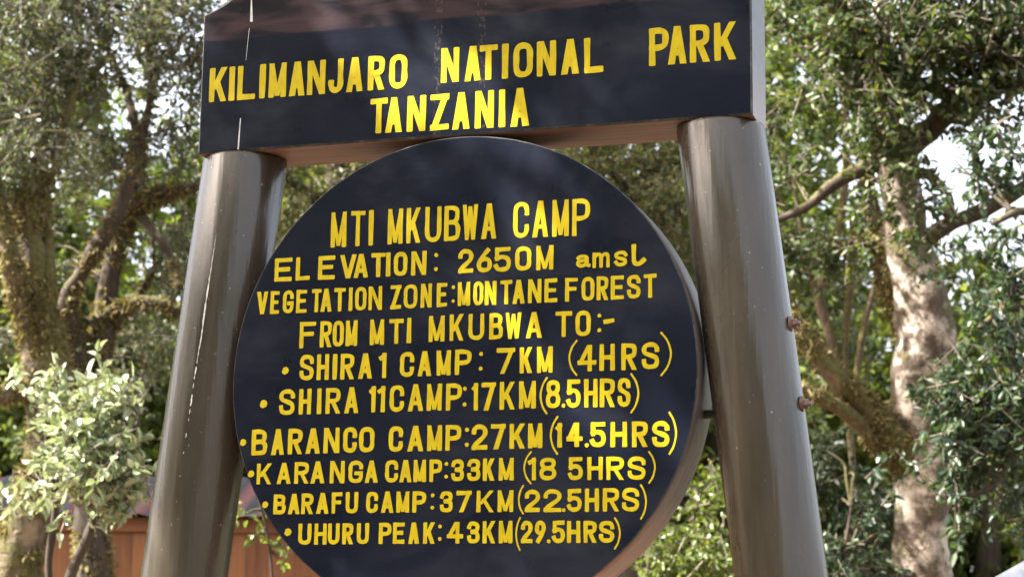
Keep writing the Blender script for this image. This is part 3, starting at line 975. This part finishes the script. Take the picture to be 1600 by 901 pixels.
def woody(name, label, cat, limbs, blobs, bark, leafmat, group=None, leaf=(0.07, 0.03), twig=0.32, per=14, droop=0.25,
          rough=0.22, ground=True, high=(), mossy=(), dark=(), join=True, seed=1, moss=(), twig_r=0.0030):
    """a tree or shrub: trunk, limbs, twigs that reach into each leaf mass, and a crown of single leaves"""
    rng = np.random.default_rng(seed)
    pr = random.Random(seed)
    L = [limb_points(l) for l in limbs]
    if ground:
        p, r = L[0]
        b0 = p[0]
        foot = Vector((b0.x + pr.uniform(-.1, .1), b0.y + pr.uniform(-.1, .1), -0.15))
        n = 7
        lead, lr = [], []
        for i in range(n):
            t = i / n
            lead.append(foot.lerp(b0, t) + Vector((0.05 * math.sin(t * 5 + seed), 0.05 * math.cos(t * 4 + seed), 0)) * math.sin(PI * t))
            lr.append(r[0] * (1 + 0.9 * (1 - t) ** 3))
        L[0] = (lead + p, lr + r)
    root = L[0][0][0].copy()
    root.z = 0.0
    t = empty(name, root, label, cat, group)
    off = lambda pts: [q - root for q in pts]
    mb = MB()
    mb.tube(off(L[0][0]), L[0][1], 16, 0, rough, seed=seed)
    mb.build('trunk', bark, t)
    for li, (p, r) in enumerate(L[1:], 1):
        mb = MB()
        mb.tube(off(p), r, 10, 0, rough, seed=seed + 3)
        mb.build('limb' if r[0] > 0.03 else 'branch', M_bark_gold if li in mossy else M_bark_dark if li in dark else bark, t)
    if moss:
        tv = tufts([L[i] for i in moss], 3000, 0.042, root, rng)
        np_mesh('moss', *tv, [M_moss], t)
    allb = list(blobs) + list(high)
    if join:
        mb = MB()
        pts = [q for p, r in L for q in p if q.z > 0.4]
        for cen, rx, ry, rz, lai in allb:
            near = min(pts, key=lambda q: (q - cen).length + 0.6 * max(0, q.z - cen.z))
            D = (cen - near).length
            for s in range(2 if D < 4 else 1):
                end = cen + Vector((pr.uniform(-.6, .6) * rx, pr.uniform(-.6, .6) * ry, pr.uniform(-.5, .7) * rz))
                mid = near.lerp(end, 0.5) + Vector((pr.uniform(-.1, .1), pr.uniform(-.1, .1), pr.uniform(0, .16))) * min(D, 2.5)
                r0 = 0.008 + 0.007 * min(D, 3)
                sp = spline([(*near, r0), (*near.lerp(mid, .5).lerp(mid, .1), r0 * .8), (*mid, r0 * .6), (*end, 0.004)], 5)
                mb.tube(off([Vector(q[:3]) for q in sp]), [max(0.003, q[3]) for q in sp], 6, 0, 0.15)
    v, f, m = foliage(allb, leaf, twig, per, droop, 0.8, root, rng, twig_r)
    if join:
        q = [x for x in mb.f if len(x) == 4]
        f = np.concatenate([f, np.array(q) + len(v)])
        v = np.concatenate([v, np.array(mb.v)])
        m = np.concatenate([m, np.full(len(q), 2)])
    np_mesh('crown', v, f, m, [leafmat, M_twig, bark], t)
    return t


def high_blob(px, d, z, rx, ry, rz, lai=2.0):
    p = at(px, 450, d)
    return (Vector((p.x, p.y, z)), rx, ry, rz, lai)


# --- left of the sign
woody('mossy_tree', 'mossy forked tree with several upright stems left of the leaning-limb tree', 'tree',
      [[(20, 980, 11.4, 95), (30, 870, 11.4, 80), (62, 760, 11.4, 66), (78, 670, 11.4, 66), (72, 580, 11.4, 72), (62, 500, 11.4, 62), (50, 410, 11.4, 46), (42, 350, 11.4, 42), (36, 308, 11.4, 44), (52, 280, 11.45, 20), (70, 180, 11.6, 16), (60, 20, 11.8, 12), (60, -200, 12, 10)],
       [(64, 560, 11.4, 40), (36, 480, 11.3, 34), (14, 400, 11.2, 30), (-4, 320, 11.2, 26), (-40, 180, 11.1, 22), (-60, -60, 11, 14)],
       [(64, 500, 11.4, 30), (76, 430, 11.4, 24), (74, 360, 11.5, 20), (68, 320, 11.5, 18), (90, 230, 11.6, 14), (130, 100, 11.8, 10)],
       [(60, 620, 11.4, 30), (30, 500 + 110, 11.3, 30), (-20, 615, 11.2, 28), (-90, 560, 11.0, 20)]],
      [blob(20, 120, 11.6, 110, 120, 1.72), blob(110, 60, 12.0, 90, 80, 1.56), blob(30, 260, 11.4, 70, 60, 1.01), blob(-60, 420, 11.6, 70, 120, 1.25),
       blob(20, 560, 11.9, 60, 70, 0.70), blob(110, 180, 12.2, 60, 60, 1.17), blob(60, 200, 11.0, 60, 40, 0.78), blob(20, 20, 11.4, 90, 60, 1.25)],
      M_bark_moss, M_leaf_grey, leaf=(0.048, 0.022), seed=3, moss=(0, 1, 2, 3),
      high=[high_blob(40, 11.5, 7.2, 1.6, 1.4, 1.3, 1.2), high_blob(-120, 12.5, 6.8, 1.2, 1.0, 1.2, 0.8)])

woody('leaning_limb_tree', 'dark mossy tree with a long limb leaning right just left of the sign', 'tree',
      [[(150, 980, 12.2, 60), (142, 800, 12.2, 50), (138, 680, 12.2, 46), (130, 600, 12.2, 44), (118, 540, 12.2, 44), (106, 475, 12.1, 30), (128, 425, 12.0, 24), (160, 372, 11.9, 24), (186, 325, 11.9, 24), (204, 275, 11.9, 22), (220, 215, 12, 17), (240, 120, 12, 11), (225, 0, 12, 8), (250, -200, 12.2, 10)],
       [(140, 640, 12.2, 36), (158, 540, 12.25, 34), (166, 460, 12.3, 32), (182, 390, 12.3, 32), (200, 320, 12.3, 32), (215, 250, 12.4, 24), (200, 150, 12.5, 13), (150, 40, 12.6, 8)],
       [(196, 322, 12.2, 28), (240, 308, 12.1, 30), (285, 296, 12.0, 22), (330, 285, 11.9, 16), (400, 262, 11.8, 12)],
       [(214, 330, 12.2, 16), (248, 372, 12.1, 14), (268, 405, 12.1, 14), (282, 450, 12.0, 10)],
       [(140, 505, 12.2, 22), (190, 478, 12.2, 18), (240, 470, 12.1, 18), (285, 492, 12.1, 14), (330, 520, 12, 10)],
       [(150, 540, 12.2, 18), (178, 505, 12.3, 16), (210, 470, 12.4, 12), (240, 420, 12.4, 9)]],
      [blob(225, 20, 12.2, 120, 70, 1.33), blob(300, 90, 12.0, 60, 90, 1.48), blob(140, 130, 12.4, 40, 60, 0.62), blob(285, 215, 12.1, 55, 55, 1.40),
       blob(120, 250, 12.6, 80, 60, 1.09), blob(210, 265, 12.3, 60, 45, 1.01), blob(255, 430, 12.6, 70, 80, 1.01), blob(200, 560, 12.6, 90, 80, 1.01), blob(270, 370, 12.4, 40, 60, 0.70),
       blob(90, 420, 12.9, 60, 70, 0.62), blob(250, 110, 11.6, 40, 60, 0.62), blob(260, 30, 11.7, 80, 40, 1.09), blob(110, 40, 12.6, 60, 50, 1.01), blob(110, 330, 12.9, 60, 40, 0.62)],
      M_bark_dark, M_leaf_grey, leaf=(0.048, 0.023), seed=5, moss=(0, 1, 2, 3, 4, 5),
      high=[high_blob(230, 12.2, 7.3, 1.5, 1.4, 1.3, 1.2), high_blob(420, 12, 6.9, 1.0, 1.2, 1.0, 1.25)])

woody('pale_shrub', 'sunlit pale-leaved shrub on thin brown stems in front of the plank wall', 'shrub',
      [[(95, 990, 9.2, 17), (110, 900, 9.2, 17), (132, 850, 9.2, 16), (150, 800, 9.2, 15), (166, 735, 9.2, 13), (160, 680, 9.2, 9), (140, 620, 9.2, 6)],
       [(82, 940, 9.3, 13), (76, 880, 9.3, 12), (86, 800, 9.3, 11), (80, 730, 9.3, 9), (70, 660, 9.3, 6)],
       [(166, 740, 9.2, 9), (200, 700, 9.1, 7), (218, 650, 9.1, 5)],
       [(160, 700, 9.2, 9), (110, 690, 9.1, 8), (60, 715, 9.0, 5)]],
      [blob(140, 735, 8.95, 100, 60, 1.95), blob(120, 640, 9.1, 78, 50, 2.11), blob(62, 595, 9.2, 42, 30, 1.80), blob(190, 620, 9.1, 34, 26, 1.66), blob(90, 700, 9.0, 62, 42, 2.25), blob(165, 700, 9.0, 62, 42, 2.11),
       blob(110, 770, 9.05, 80, 34, 1.95), blob(205, 770, 9.1, 42, 30, 1.36), blob(30, 760, 9.2, 40, 34, 1.21), blob(200, 680, 9.1, 30, 30, 1.36)],
      M_bark_dark, M_leaf_pale, leaf=(0.066, 0.034), twig=0.2, per=10, droop=0.05, rough=0.1, seed=8)

woody('leafy_sapling', 'thin sapling with a few bright leaves between the left post and the round board', 'sapling',
      [[(420, 980, 9.6, 6), (425, 900, 9.6, 5), (415, 820, 9.6, 5), (395, 750, 9.6, 4), (380, 700, 9.6, 3)]],
      [blob(432, 858, 9.6, 26, 22, 0.8), blob(392, 795, 9.6, 16, 40, 0.9), blob(385, 730, 9.6, 14, 40, 1.0)],
      M_bark_dark, M_leaf_lime, leaf=(0.055, 0.03), twig=0.16, per=10, droop=0.1, rough=0.05, seed=9)

# --- seen between the posts
woody('olive_tree', 'olive-green tree showing between the left post and the top of the round board', 'tree',
      [[(560, 980, 14.5, 70), (560, 600, 14.5, 60), (545, 400, 14.5, 48), (530, 250, 14.5, 38), (540, 60, 14.6, 24), (560, -200, 14.8, 12)],
       [(540, 380, 14.5, 26), (490, 310, 14.3, 20), (440, 270, 14.2, 14), (380, 200, 14.1, 10)],
       [(535, 300, 14.5, 24), (620, 200, 14.6, 16), (700, 60, 14.8, 10)]],
      [blob(480, 330, 14.2, 70, 60, 2.0), blob(540, 265, 14.4, 70, 40, 1.2), blob(440, 420, 14.6, 60, 70, 2.0), blob(410, 250, 14.0, 60, 60, 1.6), blob(620, 130, 14.6, 200, 110, 0.6)],
      M_bark_dark, M_leaf_olive, leaf=(0.055, 0.026), seed=12, high=[high_blob(600, 14.5, 7.6, 2.2, 1.5, 1.2, 0.6)])

woody('fine_leaved_tree', 'fine-leaved tree showing between the round board and the right post', 'tree',
      [[(990, 980, 13.4, 66), (985, 640, 13.4, 56), (1000, 420, 13.4, 40), (1015, 300, 13.4, 30), (1000, 120, 13.4, 20), (990, -200, 13.5, 10)],
       [(1000, 420, 13.4, 22), (1060, 330, 13.2, 16), (1120, 270, 13.1, 10), (1200, 180, 13, 8)],
       [(1010, 330, 13.4, 16), (950, 260, 13.4, 12), (880, 180, 13.5, 8)]],
      [blob(985, 290, 13.2, 80, 60, 1.9), blob(1050, 360, 13.0, 60, 80, 1.9), blob(1060, 250, 13.3, 60, 50, 1.5), blob(920, 240, 13.5, 70, 50, 1.5), blob(1040, 470, 13.3, 60, 60, 2.0), blob(900, 60, 13.5, 220, 90, 0.6)],
      M_bark_dark, M_leaf_olive, leaf=(0.05, 0.022), seed=14, high=[high_blob(1000, 13.4, 7.2, 1.8, 1.4, 1.2, 0.6)])

woody('low_shrub', 'bright green shrub low between the round board and the right post', 'shrub',
      [[(1070, 1000, 10.6, 8), (1072, 930, 10.6, 7), (1080, 860, 10.6, 5), (1085, 800, 10.6, 4)]],
      [blob(1075, 850, 10.5, 75, 55, 2.2), blob(1020, 900, 10.4, 60, 45, 2.0), blob(1110, 760, 10.8, 50, 60, 1.9), blob(1120, 880, 10.6, 50, 50, 2.0)],
      M_bark_dark, M_leaf_lime, leaf=(0.05, 0.026), twig=0.2, per=12, seed=17)

# --- right of the sign
woody('pale_barked_tree', 'big tree with pale patchy bark and a mossy limb forking low beside the right post', 'tree',
      [[(1442, 990, 11.3, 104), (1441, 901, 11.3, 96), (1440, 830, 11.3, 86), (1444, 760, 11.3, 92), (1438, 700, 11.3, 84), (1424, 640, 11.3, 68), (1432, 585, 11.3, 78), (1446, 530, 11.3, 92), (1440, 470, 11.3, 86), (1426, 410, 11.3, 78), (1414, 360, 11.3, 70), (1408, 300, 11.3, 64), (1400, 245, 11.3, 62), (1394, 190, 11.4, 44), (1386, 120, 11.4, 34), (1378, 40, 11.5, 28), (1370, -100, 11.6, 20), (1380, -260, 11.7, 12)],
       [(1402, 245, 11.3, 42), (1450, 205, 11.2, 36), (1492, 165, 11.1, 38), (1540, 138, 11.0, 30), (1600, 132, 10.9, 24), (1690, 100, 10.8, 16)],
       [(1400, 250, 11.3, 32), (1352, 262, 11.3, 24), (1300, 290, 11.3, 20), (1258, 324, 11.3, 15), (1200, 350, 11.3, 10)],
       [(1436, 545, 11.4, 50), (1402, 462, 11.5, 48), (1382, 400, 11.5, 40), (1368, 345, 11.6, 28), (1356, 290, 11.6, 22), (1366, 200, 11.7, 16), (1350, 60, 11.8, 10)],
       [(1440, 380, 11.3, 30), (1480, 352, 11.2, 24), (1540, 326, 11.1, 24), (1600, 292, 11.0, 22), (1690, 220, 10.9, 14)],
       [(1446, 760, 11.3, 60), (1408, 700, 11.25, 60), (1358, 642, 11.2, 44), (1302, 582, 11.1, 36), (1250, 516, 11.1, 33), (1200, 440, 11.2, 28), (1160, 340, 11.3, 22)],
       [(1405, 720, 11.25, 30), (1368, 690, 11.2, 26), (1330, 650, 11.1, 24), (1290, 625, 11.0, 22), (1250, 600, 11, 16)],
       [(1382, 385, 11.5, 16), (1345, 376, 11.5, 14), (1318, 384, 11.5, 10)],
       [(1400, 300, 11.35, 22), (1440, 270, 11.5, 18), (1478, 300, 11.6, 14), (1490, 340, 11.7, 10)]],
      [blob(1400, 30, 11.0, 120, 70, 2.4), blob(1300, 70, 11.2, 90, 75, 1.9), blob(1520, 60, 11.0, 100, 70, 2.0), blob(1390, 150, 10.9, 85, 55, 2.2), blob(1275, 150, 11.4, 70, 45, 1.2),
       blob(1560, 165, 10.8, 70, 40, 1.8), blob(1590, 60, 10.8, 70, 80, 2.2), blob(1430, 90, 11.6, 150, 60, 1.4), blob(1260, 20, 11.6, 60, 50, 1.3), blob(1395, 220, 10.9, 55, 40, 1.4), blob(1235, 290, 11.5, 36, 60, 1.0), blob(1370, 340, 11.0, 40, 36, 1.0),
       blob(1450, 300, 11.0, 40, 40, 0.7), blob(1290, 370, 11.6, 55, 50, 1.2), blob(1240, 400, 11.8, 40, 70, 1.4), blob(1480, 130, 11.1, 60, 40, 1.4), blob(1330, 240, 11.3, 40, 26, 0.5), blob(1420, 290, 10.95, 45, 60, 0.8), blob(1450, 380, 10.9, 26, 60, 0.8), blob(1370, 410, 11.2, 30, 40, 0.7), blob(1480, 60, 10.8, 130, 60, 1.5)],
      M_bark_pale, M_leaf, leaf=(0.06, 0.029), seed=21, rough=0.13, mossy=(3, 5, 6), dark=(1, 2, 4, 7, 8), moss=(3, 5, 6, 7),
      high=[high_blob(1420, 11.2, 6.5, 1.5, 1.3, 1.0, 1.4), high_blob(1650, 10.8, 6.0, 1.2, 1.2, 1.1, 1.0)])

woody('dark_leaved_tree', 'dark glossy-leaved tree to the right of the pale-barked tree', 'tree',
      [[(1650, 990, 10.2, 60), (1655, 700, 10.2, 50), (1640, 480, 10.2, 40), (1650, 250, 10.2, 30), (1660, 0, 10.3, 18), (1660, -150, 10.3, 10)],
       [(1648, 640, 10.2, 20), (1590, 700, 10.0, 16), (1540, 765, 9.9, 11), (1480, 775, 9.9, 7)],
       [(1640, 500, 10.2, 20), (1580, 480, 10.1, 14), (1520, 520, 10.0, 8)],
       [(1650, 360, 10.2, 20), (1600, 330, 10.1, 14), (1550, 350, 10.0, 8)]],
      [blob(1560, 430, 10.2, 60, 95, 1.3), blob(1590, 330, 10.2, 50, 60, 1.2), blob(1530, 620, 9.9, 85, 65, 2.3), blob(1590, 560, 10.0, 60, 80, 2.2), blob(1470, 600, 10.0, 40, 50, 1.3), blob(1560, 720, 9.9, 70, 60, 2.0),
       blob(1500, 690, 9.9, 50, 50, 1.6), blob(1590, 820, 9.9, 60, 60, 1.7), blob(1520, 800, 9.9, 40, 40, 1.0), blob(1420, 740, 10.1, 26, 24, 0.6), blob(1500, 250, 10.3, 30, 40, 0.35), blob(1570, 240, 10.3, 60, 40, 1.0)],
      M_bark_dark, M_leaf_dark, leaf=(0.064, 0.032), seed=23, twig=0.28,
      high=[high_blob(1700, 10.2, 5.6, 1.0, 1.0, 0.8, 1.5)])

woody('slender_tree', 'slender tree with thin pale twisting stems just right of the sign post', 'tree',
      [[(1338, 990, 12.2, 14), (1336, 800, 12.2, 12), (1330, 700, 12.2, 11), (1318, 600, 12.3, 13), (1296, 520, 12.3, 16), (1280, 460, 12.3, 18), (1300, 400, 12.3, 16), (1316, 330, 12.3, 13), (1322, 250, 12.3, 11), (1320, 150, 12.3, 9), (1290, 60, 12.3, 8), (1270, -100, 12.3, 5)],
       [(1284, 470, 12.3, 12), (1262, 420, 12.2, 10), (1252, 360, 12.2, 8), (1240, 280, 12.2, 6)],
       [(1332, 640, 12.2, 10), (1342, 560, 12.2, 11), (1352, 500, 12.2, 11), (1366, 450, 12.2, 10), (1374, 400, 12.2, 8)],
       [(1328, 700, 12.2, 8), (1320, 560, 12.3, 10), (1326, 470, 12.3, 12), (1334, 400, 12.3, 12), (1330, 320, 12.3, 9)],
       [(1318, 110, 12.2, 10), (1270, 105, 12.0, 9), (1235, 60, 12.0, 7), (1250, -20, 12, 6)],
       [(1262, 106, 12.0, 6), (1300, 86, 11.9, 6), (1330, 60, 11.9, 4)]],
      [blob(1250, 60, 12.3, 60, 70, 1.0), blob(1225, 180, 12.4, 40, 60, 1.1), blob(1235, 340, 12.6, 40, 60, 1.2), blob(1330, 470, 12.6, 50, 60, 0.8), blob(1310, 560, 12.8, 60, 50, 1.4)],
      M_bark_moss, M_leaf, leaf=(0.06, 0.026), seed=26, rough=0.1)

woody('undergrowth_shrub', 'leafy shrub growing low between the right post and the pale-barked trunk', 'shrub',
      [[(1300, 1000, 10.9, 10), (1305, 930, 10.9, 9), (1320, 860, 10.9, 7), (1330, 790, 10.9, 4)]],
      [blob(1310, 860, 10.9, 70, 50, 1.9), blob(1270, 900, 10.8, 50, 50, 2.0), blob(1370, 900, 11.0, 50, 45, 1.7), blob(1350, 780, 11.5, 50, 60, 1.8), blob(1280, 740, 11.6, 50, 70, 2.0), blob(1350, 850, 11.7, 70, 70, 2.0)],
      M_bark_dark, M_leaf_dark, leaf=(0.055, 0.028), twig=0.22, per=12, seed=29)

# --- an unseen tree added to shade the sign (its trunk stands to the left, nearer than the sign)
sb = []
for dx, dy, z, r in ((0, 0, 7.2, 1.3), (0.9, 0.3, 6.9, 1.1), (-0.9, 0.2, 7.3, 1.1), (0.1, 0.7, 7.7, 1.0), (1.6, -0.9, 7.0, 1.2), (2.6, -0.2, 7.2, 1.1), (3.6, 0.4, 7.3, 1.2), (1.7, 1.2, 7.6, 1.2), (2.8, 1.5, 7.8, 1.2)):
    sb.append((Vector((-3.5 + dx, -2.0 + dy, z - 0.3)), r, r, r * 0.7, 2.6))
woody('added_shade_tree', 'unseen spreading tree added to shade the sign from the left', 'tree',
      [[(-1150, 700, 3.6, 260), (-1150, 200, 3.6, 230), (-1120, -500, 3.6, 200), (-1050, -1400, 4.2, 150), (-700, -2600, 5.2, 90)]],
      [], M_bark_dark, M_leaf_dark, leaf=(0.13, 0.06), twig=0.5, per=14, high=sb, seed=31)

# --- the wood behind, seen only through the gaps
rng = np.random.default_rng(41)
fb, fl_ = [], []
wood = MB()
for i in range(96):
    px = -2400 + 6400 * (i + rng.uniform(-.4, .4)) / 96 if i % 3 == 0 else -700 + 3000 * (i + rng.uniform(-.4, .4)) / 96
    d = rng.uniform(19, 34)
    k = d / FPX
    p = at(px, 450, d)
    H = rng.uniform(3.8, 6.0) if 40 < px < 380 or px > 1240 else (rng.uniform(8, 10.2) if px < 150 else rng.uniform(6.5, 9.5))
    wood.tube([(p.x, p.y, -.2), (p.x + rng.uniform(-.3, .3), p.y, H * .4), (p.x + rng.uniform(-.6, .6), p.y, H * .9)], [0.22, 0.17, 0.06], 7, 1, 0.15)
    for q in range(5):
        z = H * (0.12 + 0.2 * q)
        fb.append((Vector((p.x + rng.uniform(-1.3, 1.3), p.y + rng.uniform(-1, 1), z)), 1.5, 1.3, 0.26 * H * 0.75, 1.9))
# unseen trees added behind the camera to darken reflections in the sign
for i in range(26):
    an = math.radians(150 + 250 * (i + rng.uniform(-.3, .3)) / 26)
    d = rng.uniform(6.5, 13)
    p = Vector((1.5 + d * math.cos(an + 0.3), -4.5 + d * math.sin(an + 0.3), 0))
    if p.y > -5 and p.x > -6:
        continue
    az = math.degrees(math.atan2(p.y, p.x))
    if -64 < az < -18:                               # opening left so bright sky reflects in the posts
        continue
    H = rng.uniform(5, 6.5) if az < -118 or az > 150 else rng.uniform(9, 13)
    wood.tube([(p.x, p.y, -.2), (p.x + rng.uniform(-.3, .3), p.y, H * .4), (p.x + rng.uniform(-.6, .6), p.y, H * .9)], [0.22, 0.17, 0.06], 7, 1, 0.15)
    for q in range(4):
        fb.append((Vector((p.x + rng.uniform(-.8, .8), p.y + rng.uniform(-.8, .8), H * (0.2 + 0.22 * q))), 1.7, 1.4, 0.2 * H, 1.6))
v, f, m = foliage(fb, (0.15, 0.07), 0.6, 14, 0.2, 0.8, (0, 0, 0), rng, 0.005)
far = np_mesh('distant_wood', v, f, m, [M_leaf_lime, M_bark_dark])
far['kind'] = 'stuff'

wt = wood.build('distant_trunks', [M_bark_dark, M_bark_dark])
wt['kind'] = 'stuff'

# ------------------------------------------------------------------ the plank hut at lower left
M_plank = mat_planks()
M_trim = mat_raw_wood('orange_trim_board', (0.13, 0.042, 0.014), (0.26, 0.092, 0.03), (2, 24, 24), 0.5)
rn = N('dark_red_sheet_roof')
rx = rn.math('FRACT', rn.math('MULTIPLY', sep_xyz(rn, rn.coord())[0], 4.4))
rn.set(Base_Color=rn.mix(rn.math('LESS_THAN', rx, 0.45), (0.022, 0.007, 0.009), (0.007, 0.007, 0.011)), Roughness=0.75)
rn.b.inputs['Specular IOR Level'].default_value = 0.1
M_roof = rn.mat
HD = 13.6
a = at(-120, 826, HD)
b = at(640, 826, HD)
top = a.z
wid = Vector((b.x - a.x, b.y - a.y, 0)).length
ang = math.atan2(b.y - a.y, b.x - a.x)
hut = empty('plank_hut', (a.x, a.y, 0), 'orange plank hut with a dark red sheet roof behind the pale shrub', 'hut')
hut.rotation_euler.z = ang
mb = MB()
mb.box((0, 0, -0.1), (wid, 2.6, top - 0.002))
mb.build('wall', M_plank, hut)
mb = MB()
mb.box((-0.03, -0.03, top), (wid + 0.03, 2.63, top + 0.10))
mb.build('trim_board', M_trim, hut)
mb = MB()
nr = int((wid + 0.6) / 0.045)
for s in range(2):
    for i in range(nr + 1):
        x = -0.3 + i * 0.045
        zz = 0.012 * math.sin(i * PI / 2)
        if s == 0:
            mb.vert((x, -0.12, top + 0.11 + zz))
            mb.vert((x, 1.3, top + 0.5 + zz))
        else:
            mb.vert((x, 1.3, top + 0.5 + zz))
            mb.vert((x, 2.75, top + 0.11 + zz))
    o0 = s * 2 * (nr + 1)
    for i in range(nr):
        mb.face((o0 + 2 * i, o0 + 2 * i + 2, o0 + 2 * i + 3, o0 + 2 * i + 1), 0, True)
mb.build('roof', M_roof, hut)

# ------------------------------------------------------------------ the grey pole at lower right
M_pole = simple('grey_galvanised_steel', (0.42, 0.42, 0.43), 0.38, 0.7, 0.15, 30)
p1 = at(1640, 872, 4.6)
p0 = at(1545, 926, 4.5)
d = (p0 - p1).normalized()
top = p1 - d * 0.35
foot = p0 + d * 0.9
rail = empty('metal_handrail', (top.x, top.y, 0), 'smooth grey metal rail slanting up beside the pale-barked tree', 'handrail')
org = Vector((top.x, top.y, 0))
mb = MB()
mb.tube([foot - org, p0 - org, p1 - org, top - org], [0.026] * 4, 20)
mb.build('rail', M_pole, rail)
for e_ in (top, foot):
    mb = MB()
    mb.tube([Vector((e_.x, e_.y, -0.2)) - org, Vector((e_.x, e_.y, e_.z * 0.5)) - org, e_ - org + Vector((0, 0, 0.03))], [0.03] * 3, 20)
    mb.build('post', M_pole, rail)
